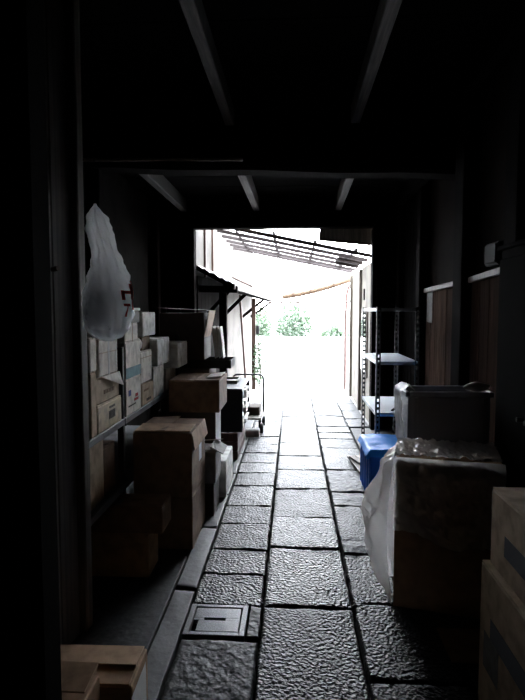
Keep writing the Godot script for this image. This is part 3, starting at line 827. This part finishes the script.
	q = carton("carton", "wide brown carton on top of the stack behind the large pair", Vector3(-0.77, 0.70, -4.55), s, "card_dark", 0.0, {"group": fg})
	var ft := put("loose_flap", box_mesh(Vector3(0.12, 0.005, 0.3), 0.001), M.card_pale, q, Vector3(0.14, 0.268, 0.0))
	ft.rotation.z = 0.12
	# dark stack with the leaning carton
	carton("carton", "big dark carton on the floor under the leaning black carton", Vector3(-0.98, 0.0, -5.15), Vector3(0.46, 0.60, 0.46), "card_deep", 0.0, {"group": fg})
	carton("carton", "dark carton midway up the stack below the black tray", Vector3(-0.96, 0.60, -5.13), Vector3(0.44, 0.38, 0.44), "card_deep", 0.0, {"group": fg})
	var ty := thing("tray", "black tray jutting out from the dark stack toward the passage", "tray", Vector3(-0.79, 0.98, -5.12))
	st_tray(ty, Vector3(0.48, 0.075, 0.36))
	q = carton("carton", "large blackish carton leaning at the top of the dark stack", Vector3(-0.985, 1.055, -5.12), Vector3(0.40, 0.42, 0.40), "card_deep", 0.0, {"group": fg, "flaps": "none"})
	var lf := put("flap", box_mesh(Vector3(0.46, 0.006, 0.40), 0.002), M.card_deep, q, Vector3(-0.005, 0.452, 0.0))
	lf.rotation.z = -0.05
	var ls := put("side_flap", box_mesh(Vector3(0.006, 0.30, 0.38), 0.002, Vector3(0, -0.15, 0)), M.card, q, Vector3(0.245, 0.44, 0.0))
	ls.rotation.z = -0.2
	var rp := thing("paper_stack", "ragged upright sheaf of white papers beside the leaning carton", "papers", Vector3(-0.685, 1.056, -5.14))
	for k in 7:
		var o := put("sheet", box_mesh(Vector3(0.007, 0.29 - 0.02 * (k % 3), 0.22 - 0.02 * (k % 4)), 0.001), M.paper if k % 2 else M.card_pale, rp, Vector3(-0.03 + k * 0.011, 0.15, 0.01 * (k % 3)))
		o.rotation.z = 0.10
	# cabinet on a crate
	var cr := thing("wooden_crate", "red-brown slatted crate under the black trays near the doorway", "crate", Vector3(-0.72, 0, -5.92))
	for k in 3:
		for e in [-1.0, 1.0]:
			put("slat", box_mesh(Vector3(0.34, 0.082, 0.014), 0.003), M.clay_wood, cr, Vector3(0, 0.045 + k * 0.092, e * 0.42))
			put("slat", box_mesh(Vector3(0.014, 0.082, 0.82), 0.003), M.clay_wood, cr, Vector3(e * 0.165, 0.045 + k * 0.092, 0))
	for e in [[-1, -1], [-1, 1], [1, -1], [1, 1]]:
		put("corner_post", box_mesh(Vector3(0.03, 0.275, 0.03), 0.003), M.clay_wood, cr, Vector3(e[0] * 0.142, 0.1375, e[1] * 0.395))
	put("base_board", box_mesh(Vector3(0.31, 0.012, 0.80)), M.clay_wood, cr, Vector3(0, 0.012, 0))
	var cb := thing("tray_rack", "black rack of shallow trays full of papers on the red-brown crate", "rack", Vector3(-0.70, 0.28, -5.96))
	put("end_panel", box_mesh(Vector3(0.40, 0.42, 0.02), 0.004), M.black, cb, Vector3(0, 0.21, 0.45))
	put("end_panel", box_mesh(Vector3(0.40, 0.42, 0.02), 0.004), M.black, cb, Vector3(0, 0.21, -0.45))
	put("back_panel", box_mesh(Vector3(0.015, 0.42, 0.88), 0.003), M.black, cb, Vector3(-0.19, 0.21, 0))
	put("top_panel", box_mesh(Vector3(0.40, 0.018, 0.92), 0.004), M.dark_steel, cb, Vector3(0, 0.429, 0))
	for k in 4:
		put("shelf", box_mesh(Vector3(0.37, 0.012, 0.88), 0.002), M.black, cb, Vector3(0.005, 0.012 + k * 0.103, 0))
		for j in 3:
			var o := put("paper_pile", box_mesh(Vector3(0.30, 0.03 + 0.018 * ((k + j) % 3), 0.22), 0.003), M.paper if (k + j) % 2 else M.card_pale, cb, Vector3(0.045 + 0.012 * (j % 2), 0.02 + k * 0.103 + 0.5 * (0.03 + 0.018 * ((k + j) % 3)), -0.29 + j * 0.28))
			o.rotation.y = 0.05 * (j - 1)
	var tl := thing("tray", "pale flat tray lying on top of the black rack", "tray", Vector3(-0.72, 0.718, -6.05))
	st_tray(tl, Vector3(0.26, 0.035, 0.34), "grey_paper")
	# hand trolley at the doorway
	var tr := thing("hand_trolley", "low trolley with a bent pipe handle standing at the doorway", "trolley", Vector3(-0.58, 0, -6.98))
	for k in 5: put("deck_slat", box_mesh(Vector3(0.40, 0.022, 0.105), 0.003), M.grey_wood, tr, Vector3(0, 0.185, 0.25 - k * 0.112))
	for e in [-1.0, 1.0]:
		put("side_rail", box_mesh(Vector3(0.025, 0.03, 0.60), 0.003), M.dark_steel, tr, Vector3(e * 0.19, 0.16, 0.02))
		for z in [-0.22, 0.24]:
			var w := put("wheel", tube_mesh([Vector3(-0.018, 0, 0), Vector3(0.018, 0, 0)], 0.062, 16), M.rubber, tr, Vector3(e * 0.205, 0.062, z))
			put("hub", tube_mesh([Vector3(-0.021, 0, 0), Vector3(0.021, 0, 0)], 0.02, 10), M.steel, w)
			put("fork", box_mesh(Vector3(0.02, 0.09, 0.05), 0.003), M.dark_steel, tr, Vector3(e * 0.175, 0.115, z))
	var hp := []
	for k in 7: hp.append(Vector3(-0.20 + 0.06 * (1 - cos(k / 6.0 * PI * 0.5)), 0.60 + 0.06 * sin(k / 6.0 * PI * 0.5), -0.27))
	hp.push_front(Vector3(-0.20, 0.17, -0.27))
	for k in 7: hp.append(Vector3(0.20 - 0.06 * (1 - sin(k / 6.0 * PI * 0.5)) * 1.0 - 0.0, 0.60 + 0.06 * cos(k / 6.0 * PI * 0.5), -0.27))
	hp.append(Vector3(0.20, 0.17, -0.27))
	put("handle", tube_mesh(hp, 0.012, 8), M.dark_steel, tr)
	carton("carton", "black box riding on the trolley deck", Vector3(-0.56, 0.197, -7.02), Vector3(0.30, 0.10, 0.30), "card_deep", 0.0, {"flaps": "none"})
	var rl := thing("roll", "pale roll lying on the floor under the trolley's near end", "roll", Vector3(-0.47, 0.0, -6.5))
	put("sheet", tube_mesh([Vector3(-0.08, 0.055, 0), Vector3(0.08, 0.055, 0)], 0.055, 16), M.card_grey, rl)
	put("core", tube_mesh([Vector3(-0.083, 0.055, 0), Vector3(0.083, 0.055, 0)], 0.02, 10), M.card_dark, rl)

	# cartons at the very front left
	s = Vector3(0.44, 0.22, 0.22)
	q = carton("carton", "brown carton with a white right side behind the nearest one at lower left", Vector3(-0.765, 0.0, -1.90), s, "card", 0.02, {"flaps": "none"})
	var ff := put("flap", box_mesh(Vector3(0.42, 0.006, 0.125), 0.002, Vector3(0, 0, 0.063)), M.card, q, Vector3(0, 0.226, -0.109))
	ff.rotation.x = -0.06
	put("flap", box_mesh(Vector3(0.42, 0.005, 0.10), 0.002), M.card, q, Vector3(0.0, 0.2235, 0.058))
	mark(q, s, 1, 0.02, 0.10, 0.20, 0.17, "paper", "white_side", "white paper side")
	s = Vector3(0.30, 0.27, 0.24)
	q = carton("carton", "nearest brown carton with a raised flap at the lower left corner", Vector3(-0.80, 0.0, -1.662), s, "card", -0.02, {"flaps": "none"})
	var ng := put("flap", box_mesh(Vector3(0.29, 0.006, 0.13), 0.002, Vector3(0, 0, -0.005)), M.card, q, Vector3(0.0, 0.296, -0.06))
	ng.rotation.x = 0.12

	# hanging plastic bag
	var bg := thing("plastic_bag", "bulging clear plastic bag with red print hanging by the plank wall", "bag", Vector3(-0.805, 1.365, -2.4))
	var cn := noise(77, 1.0, 3)
	var prof := [[0.0, 0.02], [0.03, 0.060], [0.10, 0.092], [0.22, 0.108], [0.34, 0.104], [0.46, 0.088], [0.58, 0.066], [0.68, 0.052], [0.78, 0.048], [0.88, 0.036], [0.95, 0.018], [1.0, 0.006]]
	var rad := func(v: float) -> float:
		for k in prof.size() - 1:
			if v <= prof[k + 1][0]:
				var t: float = (v - prof[k][0]) / (prof[k + 1][0] - prof[k][0])
				return lerp(prof[k][1], prof[k + 1][1], t * t * (3.0 - 2.0 * t))
		return 0.006
	var film := func(u: float, v: float, off: float) -> Vector3:
		var a := u * TAU
		var r: float = rad.call(v)
		var ca := cos(a)
		var sa := sin(a)
		var fold := cn.get_noise_3d(ca * 1.6, sa * 1.6, v * 3.2) * 0.020 + cn.get_noise_3d(ca * 4.0, sa * 4.0, v * 9.0) * 0.009
		var pleat := 0.010 * sin(a * 7.0 + v * 3.0) * smoothstep(0.5, 0.8, v) * smoothstep(1.0, 0.85, v)
		r = r + (fold + pleat) * smoothstep(0.0, 0.06, v) * smoothstep(1.0, 0.9, v) + off
		return Vector3(ca * r * 1.0 - 0.045 * smoothstep(0.55, 1.0, v), v * 0.59, sa * r * 0.85)
	put("film", sheet(64, 72, func(u, v): return film.call(u, v, 0.0)), M.film, bg)
	var cf := func(u: float, v: float) -> Vector3:
		var a := u * TAU
		var vv: float = 0.02 + v * 0.72
		var r: float = rad.call(vv) * 0.92 * pow(clamp(v * 12.0, 0.0, 1.0), 0.5) * (1.0 - smoothstep(0.45, 1.0, v)) + 0.010 * cn.get_noise_3d(cos(a) * 2.0 + 9.0, sin(a) * 2.0, v * 3.0)
		return Vector3(cos(a) * r, vv * 0.59, sin(a) * r * 0.85)
	put("contents", sheet(36, 30, cf), M.bag_fill, bg)
	put("inner_bundle", sheet(24, 20, func(u, v): return cf.call(u, v) * Vector3(0.6, 0.62, 0.6) + Vector3(-0.02, 0.05, 0.0)), M.grey_plaster, bg)
	# red print strokes lying on the film at the right
	var strokes := [[0.095, 0.12, 0.30, 0.37], [0.03, 0.10, 0.345, 0.368], [-0.01, 0.03, 0.23, 0.42], [0.05, 0.11, 0.255, 0.275], [0.07, 0.09, 0.18, 0.26], [-0.02, 0.0, 0.30, 0.44]]
	for k in strokes:
		put("red_print", sheet(6, 6, func(u, v): return film.call(lerp(k[0], k[1], u) , lerp(k[2], k[3], v), 0.0022)), M.ink_red, bg)
	put("cord", tube_mesh([Vector3(-0.045, 0.58, 0), Vector3(-0.046, 1.1, 0), Vector3(-0.045, 1.77, 0)], 0.0025, 5), M.black, bg)

func st_tray(t: Node3D, s: Vector3, mat := "black"):
	put("bottom", box_mesh(Vector3(s.x, 0.012, s.z), 0.002), M[mat], t, Vector3(0, 0.006, 0))
	for e in [-1.0, 1.0]:
		put("side", box_mesh(Vector3(0.012, s.y, s.z), 0.003), M[mat], t, Vector3(e * (s.x * 0.5 - 0.006), s.y * 0.5, 0))
		put("side", box_mesh(Vector3(s.x - 0.024, s.y, 0.012), 0.003), M[mat], t, Vector3(0, s.y * 0.5, e * (s.z * 0.5 - 0.006)))

# ------------------------------------------------------------------ right side
func build_right():
	# slotted-angle rack by the doorway
	var rk := thing("steel_rack", "slotted-angle steel rack with bare pale shelves by the doorway", "rack", Vector3(0.75, 0, -5.06))
	var H := 1.53
	for x in [0.0, 0.38]:
		for z in [0.0, -1.03]:
			var st := mb()
			var sx := 1.0 if x < 0.1 else -1.0
			var sz := -1.0 if z > -0.5 else 1.0
			# two flanges, each two rails joined by short webs so that the slots stay open
			for k in 31:
				var y := 0.0 + k * 0.05
				bb(st, Vector3(x + sx * 0.019, y + 0.012, z), Vector3(0.016, 0.024, 0.003))
				bb(st, Vector3(x, y + 0.012, z + sz * 0.019), Vector3(0.003, 0.024, 0.016))
			for d in [0.0055, 0.0325]:
				bb(st, Vector3(x + sx * d, H * 0.5, z), Vector3(0.011, H, 0.003))
				bb(st, Vector3(x, H * 0.5, z + sz * d), Vector3(0.003, H, 0.011))
			put("upright", st.commit(), M.upright, rk)
	for y in [0.10, 0.565, 1.035, 1.515]:
		var sh := put("shelf", box_mesh(Vector3(0.37, 0.004, 1.0), 0.001), M.rack_paint, rk, Vector3(0.19, y, -0.515))
		for e in [[0.005, -0.515, 0.003, 1.0], [0.375, -0.515, 0.003, 1.0]]:
			put("edge", box_mesh(Vector3(e[2], 0.03, e[3]), 0.001), M.rack_paint, sh, Vector3(e[0] - 0.19, -0.013, e[1] + 0.515))
		for e in [-0.498, 0.498]:
			put("edge", box_mesh(Vector3(0.37, 0.03, 0.003), 0.001), M.rack_paint, sh, Vector3(0, -0.013, e))
	# dark screen closing the far end of the rack
	for k in 2:
		var bd := thing("flat_board", ["grey board lying on the floor against the rack's foot", "smaller grey board on top of the one at the rack's foot"][k], "board", Vector3(0.645 + 0.01 * k, 0.014 + 0.022 * k, -5.33 - 0.06 * k), 0.10 + 0.2 * k)
		put("panel", box_mesh(Vector3(0.13 - 0.02 * k, 0.018, 0.55 - 0.25 * k), 0.003), M.grey_wood, bd, Vector3(0, 0.009, 0))
		put("cleat", box_mesh(Vector3(0.03, 0.004, 0.50 - 0.24 * k), 0.001), M.rail, bd, Vector3(0.02, 0.0195, 0))
	put("bracket_arm", bar_mesh(Vector3(0.16, 0.575, -0.10), Vector3(0.29, 0.645, -0.16), 0.03, 0.014), M.black, rk)  # loose bracket arm resting on the shelf, joined to no upright

	# blue crate with a blue cover
	var bc := thing("blue_crate", "bright blue plastic crate with a rumpled blue sheet on top", "crate", Vector3(0.79, 0, -4.62))
	var s := Vector3(0.38, 0.39, 0.56)
	for e in [-1.0, 1.0]:
		put("side", box_mesh(Vector3(0.012, s.y, s.z), 0.004), M.blue, bc, Vector3(e * (s.x * 0.5 - 0.006), s.y * 0.5, 0))
		put("side", box_mesh(Vector3(s.x - 0.024, s.y, 0.012), 0.004), M.blue, bc, Vector3(0, s.y * 0.5, e * (s.z * 0.5 - 0.006)))
		for k in 4:
			put("rib", box_mesh(Vector3(0.012, s.y - 0.04, 0.014), 0.003), M.blue, bc, Vector3(e * (s.x * 0.5 + 0.004), s.y * 0.5, -0.21 + k * 0.14))
	put("bottom", box_mesh(Vector3(s.x - 0.02, 0.012, s.z - 0.02)), M.blue, bc, Vector3(0, 0.008, 0))
	var cf := func(u: float, v: float) -> Vector3:
		var x: float = lerp(-0.215, 0.215, u)
		var z: float = lerp(-0.30, 0.30, v)
		var e: float = max(abs(x) - 0.192, 0.0) / 0.023 + max(abs(z) - 0.282, 0.0) / 0.018
		return Vector3(x, 0.402 + 0.014 * sn.get_noise_2d(x * 3.5, z * 3.5) + 0.012 - 0.055 * min(e, 1.3), z)
	put("sheet", sheet(28, 36, cf), M.blue_sheet, bc)

	# grey bin
	var bn := thing("plastic_bin", "tall dark grey plastic bin with a lipped rim behind the bagged carton", "bin", Vector3(0.965, 0, -3.62))
	s = Vector3(0.50, 0.98, 0.27)
	for e in [-1.0, 1.0]:
		put("wall", box_mesh(Vector3(0.012, s.y, s.z), 0.004), M.bin, bn, Vector3(e * (s.x * 0.5 - 0.006), s.y * 0.5, 0))
		put("wall", box_mesh(Vector3(s.x - 0.024, s.y, 0.012), 0.004), M.bin, bn, Vector3(0, s.y * 0.5, e * (s.z * 0.5 - 0.006)))
		put("rim", box_mesh(Vector3(0.028, 0.035, s.z + 0.03), 0.006), M.bin, bn, Vector3(e * (s.x * 0.5 + 0.004), s.y, 0))
		put("rim", box_mesh(Vector3(s.x - 0.02, 0.035, 0.028), 0.006), M.bin, bn, Vector3(0, s.y, e * (s.z * 0.5 + 0.004)))
	put("bottom", box_mesh(Vector3(s.x - 0.02, 0.015, s.z - 0.02)), M.bin, bn, Vector3(0, 0.0075, 0))
	for k in 2:
		put("rib", box_mesh(Vector3(0.02, s.y - 0.04, 0.012), 0.004), M.bin, bn, Vector3(-0.20 + 0.41 * k, s.y * 0.5, s.z * 0.5 + 0.005))
	var lf := func(u: float, v: float) -> Vector3:
		var z: float = lerp(-0.12, 0.135, u)
		var w := 0.012 * sn.get_noise_2d(z * 14.0, v * 7.0)
		if v < 0.25:
			return Vector3(lerp(-0.205, -0.275, v / 0.25), 1.0 + 0.03 * sin(v / 0.25 * PI) + w, z)
		return Vector3(-0.278 - 0.012 * sin(v * 5.0) + w, lerp(1.0, 0.55, (v - 0.25) / 0.75), z)
	put("liner", sheet(20, 28, lf), M.film_thick, bn)
	var rg := thing("rag", "white crumpled rag on the right rim of the grey bin", "cloth", Vector3(1.13, 0.998, -3.485))
	var rf := func(u: float, v: float) -> Vector3:
		var a := u * TAU
		var r := 0.06 * pow(sin(clamp(v, 0.01, 0.99) * PI), 0.6) + 0.014 * sn.get_noise_2d(cos(a) * 3.0 + v * 5.0, sin(a) * 3.0)
		return Vector3(cos(a) * r * 1.3, v * 0.06, sin(a) * r * 0.7)
	put("fabric", sheet(18, 8, rf), M.cloth, rg)

	# bagged carton
	s = Vector3(0.50, 0.755, 0.40)
	var bx := carton("carton", "large dark brown carton half wrapped in a clear plastic bag", Vector3(0.80, 0, -2.906), s, "card_dark", -0.227, {"flaps": "none"})
	put("flap", box_mesh(Vector3(0.50, 0.006, 0.195), 0.002), M.card, bx, Vector3(0, 0.758, 0.10))
	put("flap", box_mesh(Vector3(0.50, 0.006, 0.195), 0.002), M.card, bx, Vector3(0, 0.758, -0.10))
	var pb := thing("plastic_bag", "baggy translucent plastic bag bulging off the left of the large carton", "bag", Vector3(0.80, 0, -2.906), -0.227)
	var nz := noise(91, 1.0, 3)
	var lfm := func(u: float, v: float) -> Vector3:
		# u from the back-left corner to the front-left corner, v from the top down
		var y: float = lerp(0.775, 0.02, v)
		var bulge: float = 0.125 * pow(sin(clamp(v, 0.0, 1.0) * PI), 1.3) * pow(sin(pow(clamp(u, 0.0, 1.0), 1.3) * PI * 0.95), 0.8)
		var wv: float = v + 0.25 * nz.get_noise_2d(u * 2.0 + 9.0, v * 2.0)
		var cr: float = absf(nz.get_noise_2d(u * 1.6, wv * 2.0)) * 0.08 + absf(nz.get_noise_2d(u * 3.5 + 40.0, wv * 3.0)) * 0.03
		var edge: float = smoothstep(0.0, 0.05, v) * smoothstep(1.0, 0.9, u)
		return Vector3(-0.258 - bulge - abs(cr) * edge * smoothstep(0.0, 0.4, u), y, lerp(-0.215, 0.215, u))
	put("side_film", sheet(48, 64, lfm), M.film_thick, pb)
	var ffm := func(u: float, v: float) -> Vector3:
		var low: float = 0.40 - 0.07 * u + 0.02 * sin(u * 9.0)
		var y: float = lerp(0.775, low, v)
		var cr: float = abs(nz.get_noise_2d(u * 4.0 + 10.0, v * 3.0)) * 0.05 + abs(nz.get_noise_2d(u * 11.0 + 70.0, v * 9.0)) * 0.02
		return Vector3(lerp(-0.258, 0.256, u), y, 0.207 + cr * smoothstep(0.0, 0.08, v) * smoothstep(0.0, 0.06, u))
	put("front_film", sheet(56, 40, ffm), M.film_thin, pb)
	var tfm := func(u: float, v: float) -> Vector3:
		var cr: float = abs(nz.get_noise_2d(u * 7.0 + 20.0, v * 5.0)) * 0.03 + abs(nz.get_noise_2d(u * 13.0, v * 9.0)) * 0.012
		return Vector3(lerp(-0.258, 0.25, u), 0.766 + cr, lerp(-0.215, 0.15, v))
	put("gathered_top", sheet(60, 36, tfm), M.film, pb)
	var lp := thing("cardboard_scrap", "flattened cardboard scrap on the floor before the bagged carton", "cardboard", Vector3(0.83, 0.002, -2.45), 0.0)
	put("panel", box_mesh(Vector3(0.30, 0.006, 0.26), 0.002), M.card_dark, lp, Vector3(0, 0.003, 0))
	put("panel", box_mesh(Vector3(0.12, 0.006, 0.25), 0.002, Vector3(0.06, 0, 0), Basis(Vector3(0, 0, 1), 0.25)), M.card_dark, lp, Vector3(0.15, 0.008, 0))

	# near right cartons
	s = Vector3(0.42, 0.60, 0.62)
	var q := carton("carton", "big brown carton at the lower right with dark tape and a torn label", Vector3(0.895, 0, -1.70), s, "card_tan", 0.0, {"group": "cartons at the right edge"})
	mark(q, s, -1, 0.03, 0.40, 0.46, 0.075, "dark_tape", "dark_tape", "dark tape strip")
	mark(q, s, -1, -0.19, 0.30, 0.14, 0.13, "grey_paper", "torn_label", "pale torn label")
	s = Vector3(0.42, 0.275, 0.58)
	q = carton("carton", "brown carton with a dark tape patch on top of the right-hand stack", Vector3(0.915, 0.602, -1.69), s, "card_tan", 0.0, {"group": "cartons at the right edge", "flaps": "z"})
	mark(q, s, -1, 0.0, 0.115, 0.32, 0.07, "dark_tape", "dark_tape", "dark tape strip")
	# cupboard and fuse box on the right wall
	var cu := thing("cupboard", "black wooden cupboard against the right wall at the frame's edge", "cupboard", Vector3(1.19, 0, -2.70))
	put("body", box_mesh(Vector3(0.13, 1.82, 0.84), 0.006), M.soot_wood, cu, Vector3(0.0, 0.91, 0))
	for k in 2:
		var d := put("door", box_mesh(Vector3(0.016, 1.70, 0.40), 0.004), M.soot_wood, cu, Vector3(-0.072, 0.92, -0.205 + k * 0.41))
		put("knob", tube_mesh([Vector3(0, 0, 0), Vector3(-0.03, 0, 0)], 0.012, 10), M.dark_steel, d, Vector3(-0.006, 0.05, 0.16 - k * 0.32))
	put("top_board", box_mesh(Vector3(0.16, 0.022, 0.88), 0.004), M.soot_wood, cu, Vector3(-0.005, 1.831, 0))
	var pp := thing("paper_parcel", "pale flat parcel lying on top of the black cupboard", "parcel", Vector3(1.18, 1.842, -2.62))
	put("wrapping", box_mesh(Vector3(0.11, 0.035, 0.34), 0.008), M.card_white, pp, Vector3(0, 0.0175, 0))
	put("string", box_mesh(Vector3(0.113, 0.038, 0.006), 0.001), M.ink, pp, Vector3(0, 0.0178, 0.03))
	var fb := thing("fuse_box", "black fuse box mounted above the plank wainscot on the right wall", "fuse box", Vector3(1.33, 1.79, -3.78))
	put("casing", box_mesh(Vector3(0.07, 0.15, 0.24), 0.01), M.black, fb, Vector3(0, 0.075, 0))
	put("cover", box_mesh(Vector3(0.012, 0.12, 0.20), 0.004), M.black, fb, Vector3(-0.04, 0.075, 0))
